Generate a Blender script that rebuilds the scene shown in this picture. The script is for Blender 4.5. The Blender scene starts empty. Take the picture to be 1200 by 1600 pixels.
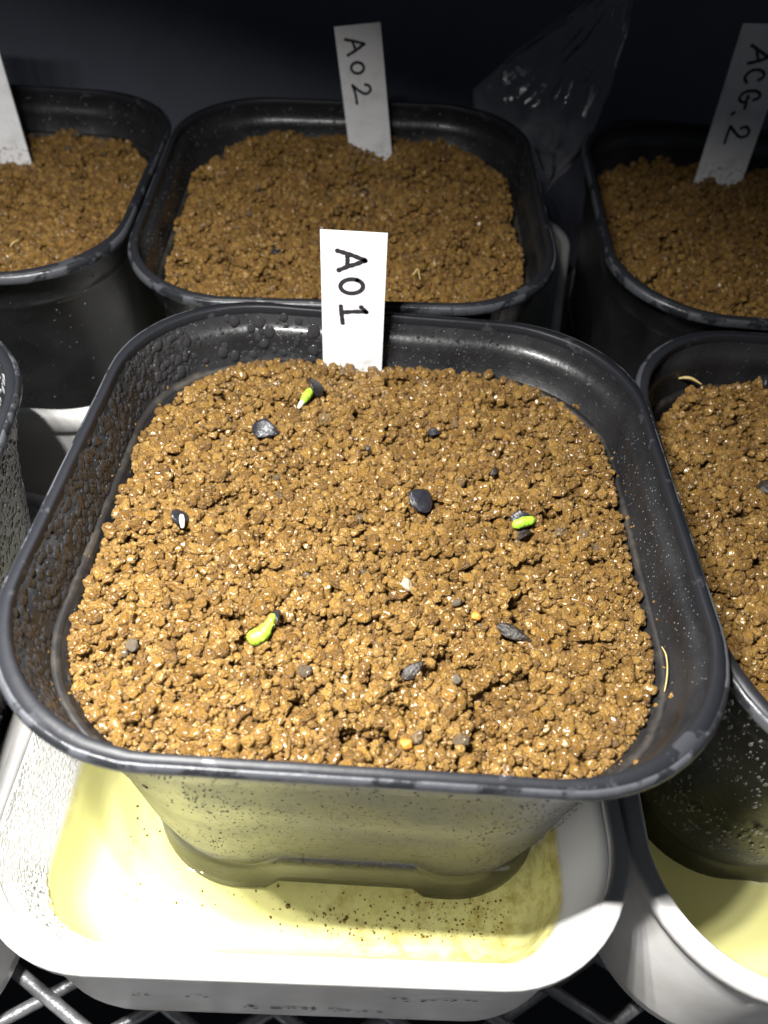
import bpy, bmesh, math, random
import numpy as np
from mathutils import Vector, Matrix, Euler, noise
R = math.radians
sc = bpy.context.scene
C = sc.collection
rng = np.random.default_rng(7)
random.seed(7)
MM = 0.001

# ------------------------------------------------------------------ camera
cam_d = bpy.data.cameras.new('camera'); cam = bpy.data.objects.new('camera', cam_d); C.objects.link(cam)
cam.matrix_world = Matrix.Translation((-.001, -.083, .0803)) @ Matrix.Rotation(-.0336, 4, 'Z') @ Matrix.Rotation(.7559, 4, 'X') @ Matrix.Rotation(.0966, 4, 'Z')
cam_d.sensor_fit = 'VERTICAL'; cam_d.sensor_height = 24; cam_d.lens = 24 * 1160 / 1600
cam_d.clip_start = .005; cam_d.clip_end = 10
cam_d.dof.use_dof = True; cam_d.dof.focus_distance = .122; cam_d.dof.aperture_fstop = 15
sc.camera = cam

# ------------------------------------------------------------------ light: a row of small white diodes over the front left rim, in a dark cabinet
w = bpy.data.worlds.new('World'); sc.world = w; w.use_nodes = True
w.node_tree.nodes['Background'].inputs[0].default_value = (.75, .85, 1, 1)
w.node_tree.nodes['Background'].inputs[1].default_value = .065
LX = (-80, -75, -62, -57, -43, -36, -31)
for i, x in enumerate(LX):
    l = bpy.data.lights.new('grow_light_diode', 'AREA'); l.shape = 'DISK'; l.size = .0045; l.energy = 2.8 / len(LX); l.color = (1, .985, .95)
    o = bpy.data.objects.new('grow_light_diode', l); o.location = (x * MM, (-55 + (i % 2) * 4) * MM, .138); o.rotation_euler = (R(-27), R(11), 0); C.objects.link(o)
vs = sc.view_settings; vs.view_transform = 'Standard'; vs.look = 'None'; vs.gamma = 1; vs.exposure = 0
sc.cycles.max_bounces = 8; sc.cycles.transparent_max_bounces = 16

# ------------------------------------------------------------------ helpers
def tag(o, label=None, cat=None, kind=None, group=None):
    if label: o['label'] = label
    if cat: o['category'] = cat
    if kind: o['kind'] = kind
    if group: o['group'] = group
    return o
def empty(name, loc=(0, 0, 0), rot=(0, 0, 0)):
    o = bpy.data.objects.new(name, None); o.empty_display_size = .01; C.objects.link(o); o.location = loc; o.rotation_euler = rot
    return o
def mesh_obj(name, verts, faces, mat, parent=None, smooth=True, link=True):
    me = bpy.data.meshes.new(name); me.from_pydata([tuple(v) for v in verts], [], faces)
    if smooth: me.polygons.foreach_set('use_smooth', [True] * len(me.polygons))
    me.update()
    if mat: me.materials.append(mat)
    o = bpy.data.objects.new(name, me)
    if link: C.objects.link(o)
    if parent: o.parent = parent
    return o
def ring(half, r, seg=14, side=16, half_y=None):
    """outline of a rounded square, counter-clockwise; the same number of points for every size"""
    hy = half_y or half
    pts = []
    for k, (sx, sy) in enumerate(((1, 1), (-1, 1), (-1, -1), (1, -1))):
        cx, cy = sx * (half - r), sy * (hy - r)
        a0 = k * math.pi / 2
        for i in range(seg + 1):
            a = a0 + math.pi / 2 * i / seg
            pts.append((cx + r * math.cos(a), cy + r * math.sin(a)))
        nx = ((-1, 1), (-1, -1), (1, -1), (1, 1))[k]
        ex, ey = nx[0] * (half - r), nx[1] * (hy - r)
        a1 = a0 + math.pi / 2
        p0 = (cx + r * math.cos(a1), cy + r * math.sin(a1)); p1 = (ex + r * math.cos(a1), ey + r * math.sin(a1))
        for i in range(1, side):
            t = i / side; pts.append((p0[0] + (p1[0] - p0[0]) * t, p0[1] + (p1[1] - p0[1]) * t))
    return pts
def loft(rings, close_ends=(False, False), closed=False):
    n = len(rings[0]); V = [p for r_ in rings for p in r_]; F = []
    m = len(rings)
    for j in range(m if closed else m - 1):
        a, b = j * n, ((j + 1) % m) * n
        for i in range(n):
            k = (i + 1) % n; F.append((a + i, a + k, b + k, b + i))
    if close_ends[0]: F.append(tuple(range(n))[::-1])
    if close_ends[1]: F.append(tuple(range((m - 1) * n, m * n)))
    return V, F

class NT:
    def __init__(s, name):
        s.m = bpy.data.materials.new(name); s.m.use_nodes = True; s.t = s.m.node_tree; s.n = s.t.nodes; s.b = s.n['Principled BSDF']
        s.out = s.n['Material Output']
    def add(s, typ, **k):
        nd = s.n.new(typ)
        for a, v in k.items():
            if a.startswith('i_'):
                key = a[2:]; key = int(key) if key.isdigit() else key.replace('_', ' ')
                nd.inputs[key].default_value = v
            else: setattr(nd, a, v)
        return nd
    def link(s, a, b): s.t.links.new(a, b)
    def coord(s, kind='Object', scale=1.0, vec=None):
        c = s.add('ShaderNodeTexCoord'); mp = s.add('ShaderNodeMapping'); s.link(c.outputs[kind], mp.inputs[0])
        mp.inputs['Scale'].default_value = vec or (scale, scale, scale)
        return mp.outputs[0]
    def noise(s, co, scale, detail=4, rough=.55, w=None):
        nd = s.add('ShaderNodeTexNoise', noise_dimensions='4D' if w else '3D'); s.link(co, nd.inputs['Vector'])
        nd.inputs['Scale'].default_value = scale; nd.inputs['Detail'].default_value = detail; nd.inputs['Roughness'].default_value = rough
        if w: s.link(w, nd.inputs['W'])
        return nd.outputs['Fac']
    def ramp(s, fac, stops, interp='LINEAR'):
        nd = s.add('ShaderNodeValToRGB'); cr = nd.color_ramp; cr.interpolation = interp
        while len(cr.elements) < len(stops): cr.elements.new(.5)
        for e, (p, c) in zip(cr.elements, stops):
            e.position = p; e.color = (c, c, c, 1) if isinstance(c, (int, float)) else (*c, 1)
        s.link(fac, nd.inputs[0]); return nd.outputs[0]
    def mix(s, fac, a, b):
        nd = s.add('ShaderNodeMix', data_type='RGBA')
        for v, i in ((a, 6), (b, 7)):
            if isinstance(v, tuple): nd.inputs[i].default_value = (*v, 1)
            else: s.link(v, nd.inputs[i])
        if isinstance(fac, float): nd.inputs[0].default_value = fac
        else: s.link(fac, nd.inputs[0])
        return nd.outputs[2]
    def math(s, op, a, b=None):
        nd = s.add('ShaderNodeMath', operation=op)
        for v, i in ((a, 0), (b, 1)):
            if v is None: continue
            if isinstance(v, (int, float)): nd.inputs[i].default_value = v
            else: s.link(v, nd.inputs[i])
        return nd.outputs[0]
    def bump(s, h, strength=.5, dist=.0003, prev=None):
        nd = s.add('ShaderNodeBump'); nd.inputs['Strength'].default_value = strength; nd.inputs['Distance'].default_value = dist
        s.link(h, nd.inputs['Height'])
        if prev: s.link(prev, nd.inputs['Normal'])
        s.link(nd.outputs[0], s.b.inputs['Normal']); return nd.outputs[0]
    def set(s, **k):
        for a, v in k.items():
            i = s.b.inputs[a.replace('_', ' ')]
            if isinstance(v, tuple): i.default_value = (*v, 1)
            elif isinstance(v, (int, float)): i.default_value = v
            else: s.link(v, i)
        return s

# ------------------------------------------------------------------ materials
def mat_pot():
    m = NT('black_plastic'); co = m.coord()
    n1 = m.noise(co, 90, 5); n2 = m.noise(co, 900, 3)
    m.set(Base_Color=m.mix(m.ramp(n1, [(.35, 0.), (.75, 1.)]), (.007, .007, .008), (.015, .015, .016)))
    m.set(Roughness=m.ramp(n1, [(.3, .32), (.7, .48)]), IOR=1.5)
    m.b.inputs['Specular IOR Level'].default_value = .4; m.b.inputs['Coat Weight'].default_value = .12; m.b.inputs['Coat Roughness'].default_value = .12
    m.bump(n2, .3, .0003)
    return m.m
def mat_rim():
    m = NT('black_plastic_rim'); co = m.coord()
    film = m.ramp(m.noise(co, 170, 5, .6), [(.60, 0.), (.63, 1.)])
    m.set(Base_Color=m.mix(film, (.010, .0105, .013), (.030, .031, .036)), Roughness=m.ramp(film, [(0, .46), (1, .3)]))
    m.b.inputs['Specular IOR Level'].default_value = .22
    m.bump(m.noise(co, 260, 4), .25, .0004)
    return m.m
def mat_lip():
    m = NT('black_plastic_lip'); co = m.coord()
    film = m.ramp(m.noise(co, 130, 6, .65), [(.46, 0.), (.50, 1.)])
    m.set(Base_Color=m.mix(film, (.011, .012, .014), (.042, .044, .050)), Roughness=m.ramp(film, [(0, .34), (1, .4)]))
    m.b.inputs['Specular IOR Level'].default_value = .38
    m.bump(m.noise(co, 420, 4), .5, .0004)
    return m.m
def mat_ledge():
    m = NT('scale_line'); co = m.coord()
    m.set(Base_Color=m.mix(m.ramp(m.noise(co, 200, 4), [(.5, 0.), (.68, 1.)]), (.014, .013, .013), (.04, .035, .029)), Roughness=.45)
    return m.m
def mat_grain(name, a, b, c, spec=.5, rough=.34, coat=.6):
    m = NT(name); co = m.coord()
    at = m.add('ShaderNodeAttribute', attribute_name='tint', attribute_type='INSTANCER').outputs['Fac']
    w_ = m.math('MULTIPLY', at, 37.)
    n = m.noise(co, 3.2, 4, .6, w=w_)
    base = m.ramp(at, [(0, a), (.45, b), (.955, c), (.968, (.30, .15, .035)), (.972, b), (.994, b), (.997, (.13, .11, .08)), (1, (.07, .06, .045))])
    col = m.mix(m.ramp(n, [(.3, 0.), (.7, 1.)]), m.mix(.5, base, tuple(x * .8 for x in a)), base)
    m.set(Base_Color=col, Roughness=m.ramp(n, [(.35, rough - .08), (.65, rough + .2)]), IOR=1.4)
    m.b.inputs['Specular IOR Level'].default_value = spec
    m.b.inputs['Coat Weight'].default_value = coat; m.b.inputs['Coat Roughness'].default_value = .2; m.b.inputs['Coat IOR'].default_value = 1.42
    m.bump(m.noise(co, 3.6, 4, .5, w=w_), .55, .2)
    return m.m
def simple(name, col, rough=.5, bump=None, spread=.25, scale=300, **k):
    m = NT(name); co = m.coord()
    n = m.noise(co, scale, 4)
    m.set(Base_Color=m.mix(m.ramp(n, [(.3, 0.), (.7, 1.)]), tuple(x * (1 - spread) for x in col), tuple(min(1, x * (1 + spread)) for x in col)), Roughness=rough)
    if bump: m.bump(m.noise(co, scale * 3, 4), bump, .0003)
    for a, v in k.items(): m.b.inputs[a.replace('_', ' ')].default_value = v
    return m.m
def mat_tray(stain):
    m = NT('white_plastic'); co = m.coord()
    sep = m.add('ShaderNodeSeparateXYZ'); m.link(co, sep.inputs[0])
    n = m.noise(co, 160, 4)
    z = m.math('ADD', sep.outputs['Z'], m.math('MULTIPLY', m.math('SUBTRACT', n, .5), .0025))
    below = m.ramp(m.math('MULTIPLY', z, 10.), [(.118, 1.), (.134, 0.)])
    # the stain stops at the water line inside; local z = 0 is the tray floor
    n2 = m.noise(co, 55, 5)
    yel = m.mix(m.ramp(n2, [(.35, 0.), (.7, 1.)]), (.78, .77, .53), (.81, .80, .66))
    # brown deposit noise; fade along x paints the lit left pale, shaded right darker
    dep_shade = m.math('MULTIPLY', m.ramp(m.noise(co, 260, 6, .7), [(.45, 0.), (.68, 1.)]), m.ramp(m.math('ADD', m.math('MULTIPLY', sep.outputs['X'], 14.), m.math('SUBTRACT', m.math('MULTIPLY', n2, 1.4), .45)), [(.12, 0.), (.5, 1.)]))
    yel = m.mix(dep_shade, yel, (.42, .34, .12))
    tide = m.math('MULTIPLY', m.ramp(m.math('MULTIPLY', z, 10.), [(.108, 0.), (.122, 1.), (.128, 1.), (.142, 0.)]), m.ramp(m.noise(co, 130, 5, .7), [(.38, .1), (.65, .75)]))
    m.set(Base_Color=m.mix(tide, m.mix(m.math('MULTIPLY', below, stain), (.78, .78, .77), yel), (.46, .41, .20)), Roughness=.38)
    m.bump(m.noise(co, 420, 3), .12, .0003)
    m.b.inputs['Subsurface Weight'].default_value = .0
    return m.m
def mat_tray_out():
    m = NT('white_plastic_outside'); co = m.coord()
    m.set(Base_Color=m.mix(m.ramp(m.noise(co, 60, 5), [(.4, 0.), (.75, 1.)]), (.66, .65, .64), (.50, .48, .45)), Roughness=.42)
    m.bump(m.noise(co, 350, 3), .1, .0003)
    return m.m
def mat_water(name, tint):
    m = NT(name); m.n.remove(m.b)
    co = m.coord(); bp = m.add('ShaderNodeBump'); bp.inputs['Strength'].default_value = .05; bp.inputs['Distance'].default_value = .001
    m.link(m.noise(co, 90, 2), bp.inputs['Height'])
    tr = m.add('ShaderNodeBsdfTransparent'); tr.inputs[0].default_value = (*tint, 1)
    gl = m.add('ShaderNodeBsdfGlossy'); gl.inputs['Roughness'].default_value = .02; m.link(bp.outputs[0], gl.inputs['Normal'])
    fr = m.add('ShaderNodeFresnel'); fr.inputs[0].default_value = 1.33; m.link(bp.outputs[0], fr.inputs['Normal'])
    mx = m.add('ShaderNodeMixShader'); m.link(fr.outputs[0], mx.inputs[0]); m.link(tr.outputs[0], mx.inputs[1]); m.link(gl.outputs[0], mx.inputs[2])
    m.link(mx.outputs[0], m.out.inputs[0]); return m.m
def mat_drop(name='water_drop', col=(.94, .94, .93), ior=1.33):
    m = NT(name); m.n.remove(m.b)
    tr = m.add('ShaderNodeBsdfTransparent'); tr.inputs[0].default_value = (*col, 1)
    gl = m.add('ShaderNodeBsdfGlossy'); gl.inputs['Roughness'].default_value = .06
    fr = m.add('ShaderNodeFresnel'); fr.inputs[0].default_value = ior
    mx = m.add('ShaderNodeMixShader'); m.link(fr.outputs[0], mx.inputs[0]); m.link(tr.outputs[0], mx.inputs[1]); m.link(gl.outputs[0], mx.inputs[2])
    m.link(mx.outputs[0], m.out.inputs[0]); return m.m
def mat_film():
    m = NT('clear_film'); m.n.remove(m.b); co = m.coord()
    bp = m.add('ShaderNodeBump'); bp.inputs['Strength'].default_value = .45; bp.inputs['Distance'].default_value = .0012
    m.link(m.noise(m.coord(vec=(1, 1, .45)), 210, 5, .6), bp.inputs['Height'])
    tr = m.add('ShaderNodeBsdfTransparent'); tr.inputs[0].default_value = (.96, .96, .97, 1)
    gl = m.add('ShaderNodeBsdfGlossy'); gl.inputs['Roughness'].default_value = .1; m.link(bp.outputs[0], gl.inputs['Normal'])
    df = m.add('ShaderNodeBsdfDiffuse'); df.inputs[0].default_value = (.5, .5, .52, 1)
    fr = m.add('ShaderNodeFresnel'); fr.inputs[0].default_value = 1.45; m.link(bp.outputs[0], fr.inputs['Normal'])
    mx = m.add('ShaderNodeMixShader'); m.link(fr.outputs[0], mx.inputs[0]); m.link(tr.outputs[0], mx.inputs[1]); m.link(gl.outputs[0], mx.inputs[2])
    m2 = m.add('ShaderNodeMixShader'); m.link(m.ramp(m.noise(co, 120, 5, .7), [(.4, .02), (.75, .09)]), m2.inputs[0]); m.link(mx.outputs[0], m2.inputs[1]); m.link(df.outputs[0], m2.inputs[2])
    m.link(m2.outputs[0], m.out.inputs[0]); return m.m
def mat_label():
    m = NT('label_plastic'); co = m.coord()
    sep = m.add('ShaderNodeSeparateXYZ'); m.link(co, sep.inputs[0])
    # mud splashed up from the soil line (z = 0) and a few stray flecks
    low = m.ramp(m.math('ADD', m.math('MULTIPLY', sep.outputs['Z'], -60.), .62), [(.45, 0.), (.66, .20)])
    mud = m.ramp(m.math('ADD', m.noise(co, 900, 4, .7), low), [(.74, 0.), (.79, .7)])
    base = m.mix(m.ramp(m.noise(co, 180, 4), [(.5, 0.), (.75, 1.)]), (.60, .60, .61), (.49, .49, .49))
    m.set(Base_Color=m.mix(mud, base, (.14, .09, .04)), Roughness=.35)
    m.bump(m.noise(co, 260, 4, .5), .7, .0004)
    m.b.inputs['Subsurface Weight'].default_value = .15; m.b.inputs['Subsurface Radius'].default_value = (.001, .001, .001)
    return m.m
M = dict(pot=mat_pot(), rim=mat_rim(), lip=mat_lip(), ledge=mat_ledge(),
         soil=mat_grain('wet_clay_grain', (.128, .065, .0140), (.205, .110, .0215), (.30, .174, .042)),
         soil_dark=mat_grain('damp_clay_grain', (.128, .065, .0140), (.205, .110, .0215), (.30, .174, .042), rough=.42, coat=.35),
         soil_base=simple('dark_soil', (.035, .018, .007), .7),
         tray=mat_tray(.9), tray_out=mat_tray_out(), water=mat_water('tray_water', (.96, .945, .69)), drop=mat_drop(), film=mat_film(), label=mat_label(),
         ink=simple('marker_ink', (.022, .022, .03), .3, scale=900),
         seed=simple('seed_coat_black', (.014, .014, .018), .28, .5, scale=900), bark=simple('bark', (.018, .013, .010), .45, .8, scale=800),
         green=simple('sprout_green', (.26, .48, .035), .35, .9, .4, 500, Subsurface_Weight=.3, Subsurface_Scale=.0006),
         pale=simple('root_white', (.50, .53, .36), .35, .2, .15, 900, Subsurface_Weight=.3, Subsurface_Scale=.0006),
         straw=simple('straw', (.38, .29, .11), .5, .2), wire=simple('galvanised_wire', (.33, .33, .34), .38, .5, .25, 500, Metallic=.6),
         speck=simple('brown_sediment', (.16, .10, .035), .7),
         mud=simple('tray_grime', (.05, .043, .035), .7, scale=500),
         orange=simple('orange_stone', (.42, .18, .03), .3, .4, scale=900), grey=simple('grey_stone', (.085, .068, .048), .25, .6, scale=900),
         whitest=simple('speckled_white_stone', (.30, .25, .17), .3, .5, .6, 2500))

def mat_wall(name, col, sc_):
    m = NT(name); co = m.coord()
    m.set(Base_Color=m.mix(m.ramp(m.noise(co, sc_, 5, .6), [(.35, 0.), (.7, 1.)]), col, tuple(x * 1.35 for x in col)), Roughness=.75)
    m.bump(m.noise(co, 900, 4), .3, .0005)
    return m.m

# ------------------------------------------------------------------ setting: cabinet back wall, floor beneath the shelf
wall = mesh_obj('back_wall', [(-1, .20, -.5), (1, .20, -.5), (1, .20, .8), (-1, .20, .8), (-1, .21, -.5), (1, .21, -.5), (1, .21, .8), (-1, .21, .8)],
                [(0, 1, 2, 3), (5, 4, 7, 6), (4, 0, 3, 7), (1, 5, 6, 2), (3, 2, 6, 7), (4, 5, 1, 0)], mat_wall('dark_panel', (.066, .069, .090), 22), smooth=False)
tag(wall, kind='structure')
fl = mesh_obj('floor', [(-1, -1, -.36), (1, -1, -.36), (1, .20, -.36), (-1, .20, -.36)], [(0, 1, 2, 3)], mat_wall('dark_floor', (.03, .03, .032), 30), smooth=False)
tag(fl, kind='structure')

# wire shelf: two families of crossing rods
shelf = tag(empty('wire_shelf', (0, .05, -.0926)), 'silver diamond mesh wire shelf under the white trays', 'wire shelf')
def rod_mesh():
    n, m = 10, 60; rings = []
    for j in range(m + 1):
        x = -.36 + .72 * j / m
        rings.append([(x, .00125 * math.cos(2 * math.pi * i / n), .00125 * math.sin(2 * math.pi * i / n)) for i in range(n)])
    return loft(rings, (True, True))
V, F = rod_mesh(); rod0 = mesh_obj('wire', V, F, M['wire'], shelf)
first = True
for ang, dz in ((-28.2, .0008), (31, -.0009)):
    a = R(ang)
    for k in range(-16, 17):
        # every rod of a family passes the row of crossings 22 mm apart
        px, py = -.0562 + .022 * k, -.0550 - .05
        o = rod0 if first else rod0.copy()
        if not first: C.objects.link(o); o.parent = shelf
        first = False
        o.location = (px, py, dz); o.rotation_euler = (0, 0, a)

# ------------------------------------------------------------------ grain and drop source meshes, instancing
def lumpy(seed, sub=3, amp=.32, flat=1.0):
    bm = bmesh.new(); bmesh.ops.create_icosphere(bm, subdivisions=sub, radius=1)
    off = Vector((seed * 7.3, seed * 3.1, -seed * 5.7))
    rnd = random.Random(seed)
    cuts = [(Vector((rnd.gauss(0, 1), rnd.gauss(0, 1), rnd.gauss(0, 1))).normalized(), rnd.uniform(.62, .92)) for _ in range(6)]
    for v in bm.verts:
        p = v.co.copy()
        for nrm, d in cuts:
            s = p.dot(nrm)
            if s > d: p -= nrm * (s - d) * .85
        k = 1 + amp * noise.noise(p * 1.3 + off) + amp * .55 * (abs(noise.noise(p * 2.4 + off)) * 1.2 - .25) + amp * .17 * noise.noise(p * 6. + off) + amp * .07 * noise.noise(p * 13. + off)
        v.co = Vector((p.x * k, p.y * k, p.z * k * flat))
    me = bpy.data.meshes.new('grain'); bm.to_mesh(me); bm.free()
    me.polygons.foreach_set('use_smooth', [True] * len(me.polygons)); return me
def dome(seed, tail=0):
    bm = bmesh.new(); bmesh.ops.create_icosphere(bm, subdivisions=2, radius=1)
    off = Vector((seed * 4.1, 2, seed))
    for v in bm.verts:
        k = 1 + .18 * noise.noise(v.co * 1.2 + off); z = max(v.co.z, -.1)
        k2 = k * (1 + .22 * noise.noise(v.co * 2.6 + off)); v.co = Vector((v.co.x * k2, v.co.y * k2, z * .42))
    me = bpy.data.meshes.new('drop'); bm.to_mesh(me); bm.free()
    me.polygons.foreach_set('use_smooth', [True] * len(me.polygons)); return me
def source(name, meshes, mat):
    col = bpy.data.collections.new(name)
    for i, me in enumerate(meshes):
        me.materials.clear(); me.materials.append(mat)
        col.objects.link(bpy.data.objects.new('%s_source_%02d' % (name, i), me))
    return col
GRAINS = [lumpy(i + 1, 4 if i < 8 else 3, .34, .95) for i in range(16)]
SRC = dict(soil=source('clay_grain', GRAINS, M['soil']), dark=source('damp_grain', [m.copy() for m in GRAINS], M['soil_dark']),
           drop=source('drop', [dome(i) for i in range(5)], M['drop']),
           mist=source('mist_drop', [dome(i) for i in range(5)], simple('mist_drop', (.022, .022, .024), .06, spread=.1, IOR=1.42)),
           haze=source('pale_drop', [dome(i) for i in range(5)], simple('pale_drop', (.16, .16, .16), .14, spread=.1, IOR=1.6)),
           fog=source('fog_drop', [dome(i) for i in range(5)], simple('fog_drop', (.62, .62, .60), .12, spread=.1)),
           speck=source('speck', [lumpy(50 + i, 1, .5, .3) for i in range(5)], M['speck']),
           grime=source('grime', [lumpy(60 + i, 1, .5, .25) for i in range(5)], M['mud']))
def scatter(name, col, P, rot, scl, tint, parent=None):
    n = len(P); me = bpy.data.meshes.new(name); me.vertices.add(n)
    me.vertices.foreach_set('co', np.asarray(P, np.float32).ravel())
    for nm, typ, key, arr in (('rot', 'FLOAT_VECTOR', 'vector', rot), ('scl', 'FLOAT_VECTOR', 'vector', scl), ('tint', 'FLOAT', 'value', tint)):
        a = me.attributes.new(nm, typ, 'POINT'); a.data.foreach_set(key, np.asarray(arr, np.float32).ravel())
    a = me.attributes.new('idx', 'INT', 'POINT'); a.data.foreach_set('value', rng.integers(0, len(col.objects), n).astype(np.int32))
    o = bpy.data.objects.new(name, me); C.objects.link(o)
    if parent: o.parent = parent
    g = bpy.data.node_groups.new(name, 'GeometryNodeTree')
    g.interface.new_socket('Geometry', in_out='INPUT', socket_type='NodeSocketGeometry'); g.interface.new_socket('Geometry', in_out='OUTPUT', socket_type='NodeSocketGeometry')
    N, L = g.nodes, g.links
    i_, o_ = N.new('NodeGroupInput'), N.new('NodeGroupOutput')
    ci = N.new('GeometryNodeCollectionInfo'); ci.inputs[0].default_value = col; ci.inputs['Separate Children'].default_value = True; ci.inputs['Reset Children'].default_value = True
    ip = N.new('GeometryNodeInstanceOnPoints'); ip.inputs['Pick Instance'].default_value = True
    L.new(i_.outputs[0], ip.inputs['Points']); L.new(ci.outputs[0], ip.inputs['Instance'])
    for nm, dt, sk in (('rot', 'FLOAT_VECTOR', 'Rotation'), ('scl', 'FLOAT_VECTOR', 'Scale'), ('idx', 'INT', 'Instance Index')):
        a = N.new('GeometryNodeInputNamedAttribute'); a.data_type = dt; a.inputs['Name'].default_value = nm
        L.new(a.outputs['Attribute'], ip.inputs[sk])
    L.new(ip.outputs[0], o_.inputs[0])
    md = o.modifiers.new('grains', 'NODES'); md.node_group = g
    return o

# ------------------------------------------------------------------ soil packing: spheres dropped one by one on a height map
CELL = .00025; NG = 400; OFF = .05
def sd(x, y, half, r):
    qx, qy = abs(x) - (half - r), abs(y) - (half - r)
    return math.hypot(max(qx, 0), max(qy, 0)) + min(max(qx, qy), 0) - r
def pack(seed, n, target, half=.0430, r=.0255, rmin=.00042, rmax=.0012, lum=1.0):
    g = np.random.default_rng(seed); rs = random.Random(seed)
    ax = (np.arange(NG) + .5) * CELL - OFF
    T = np.zeros((NG, NG)); 
    for iy in range(0, NG, 2):
        for ix in range(0, NG, 2):
            T[iy:iy + 2, ix:ix + 2] = target(ax[ix], ax[iy])
    H = T - .0042; out = []
    fails = 0; tries = 0
    while len(out) < n and tries < n * 3:
        tries += 1
        rad = rmin + (rmax - rmin) * (rs.random() ** 2.7)
        best = None
        for _ in range(3):
            x, y = rs.uniform(-half, half), rs.uniform(-half, half)
            edge = sd(x, y, half, r if y > 0 else r - .0028 * min(1, -y / .02))
            if edge > -rad * .55 + .0006 * noise.noise(Vector((x * 180, y * 180, seed))): continue
            ix, iy = int((x + OFF) / CELL), int((y + OFF) / CELL)
            d = H[iy, ix] - T[iy, ix]
            if best is None or d < best[0]: best = (d, x, y, ix, iy)
        if best is None: continue
        d, x, y, ix, iy = best
        if d > -.0001: continue
        k = int(rad / CELL) + 1
        y0, y1, x0, x1 = iy - k, iy + k + 1, ix - k, ix + k + 1
        D2 = (ax[x0:x1][None, :] - x) ** 2 + (ax[y0:y1][:, None] - y) ** 2
        cap = np.sqrt(np.maximum(rad * rad - D2, 0)); ins = D2 < rad * rad
        patch = H[y0:y1, x0:x1]
        z = (patch[ins] + cap[ins]).max()
        z = min(z, H[iy, ix] + rad * 1.5) - rad * .14
        if z > T[iy, ix] + rad * .9: continue
        patch[ins] = np.maximum(patch[ins], (z + cap[ins]))
        out.append((x, y, z, rad))
    return np.array(out), H
PITS = [(-12, 32.6), (-19.5, 16.6), (10.8, 20.9), (21, 12.2), (8.3, 1.6), (-31, -5), (25.4, -1.4), (-12.4, -20.6), (22.8, -23.4), (6.4, -29), (-1.6, 15.6),
        (-29.5, -15), (-3, -19), (-6, 8), (34, -6), (-17, -11), (16, 3), (1, -8), (-24, 26), (28, 20), (-34, 6), (13, -10)]
def soil_target(seed, base, slope_y=.0, slope_x=0., hole=.0022, bumpy=.0009, pits=False):
    def f(x, y):
        if pits: return g(x, y) + .0011 * max(0, 1 - (x * x + y * y) / .0018) - sum((.0026 if k < 11 else .0020) * math.exp(-((x - a * MM) ** 2 + ((y - b * MM) * 1.3) ** 2) / (.0011 if k < 11 else .0009) ** 2) for k, (a, b) in enumerate(PITS) if abs(x - a * MM) < .003)
        return g(x, y)
    def g(x, y):
        v = base + slope_y * y + slope_x * x
        v += bumpy * noise.noise(Vector((x * 95, y * 95, seed))) + .0007 * noise.noise(Vector((x * 260, y * 260, seed + 5)))
        h = noise.noise(Vector((x * 150, y * 230, seed + 9)))
        if h > .26: v -= hole * min(1, (h - .26) / .08)
        h = noise.noise(Vector((x * 420, y * 520, seed + 3)))
        if h > .27: v -= .0014 * min(1, (h - .27) / .06)
        e = sd(x, y, .0430, .0255 if y > 0 else .0255 - .0028 * min(1, -y / .02))
        if e > -.003: v -= .0012 * (e + .003) / .003
        return v
    return f
def soil_object(name, packed, srccol, parent_mat, label, base, n_tint=(0, 1), flat=.82):
    P = packed; n = len(P)
    rot = rng.uniform(-math.pi, math.pi, (n, 3)); s = P[:, 3:4] * rng.uniform(.82, 1.22, (n, 3)); s *= 1.02
    o = scatter(name, srccol, P[:, :3], rot, s, rng.random(n))
    o.matrix_world = parent_mat
    tag(o, label, 'soil', 'stuff')
    return o

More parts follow.
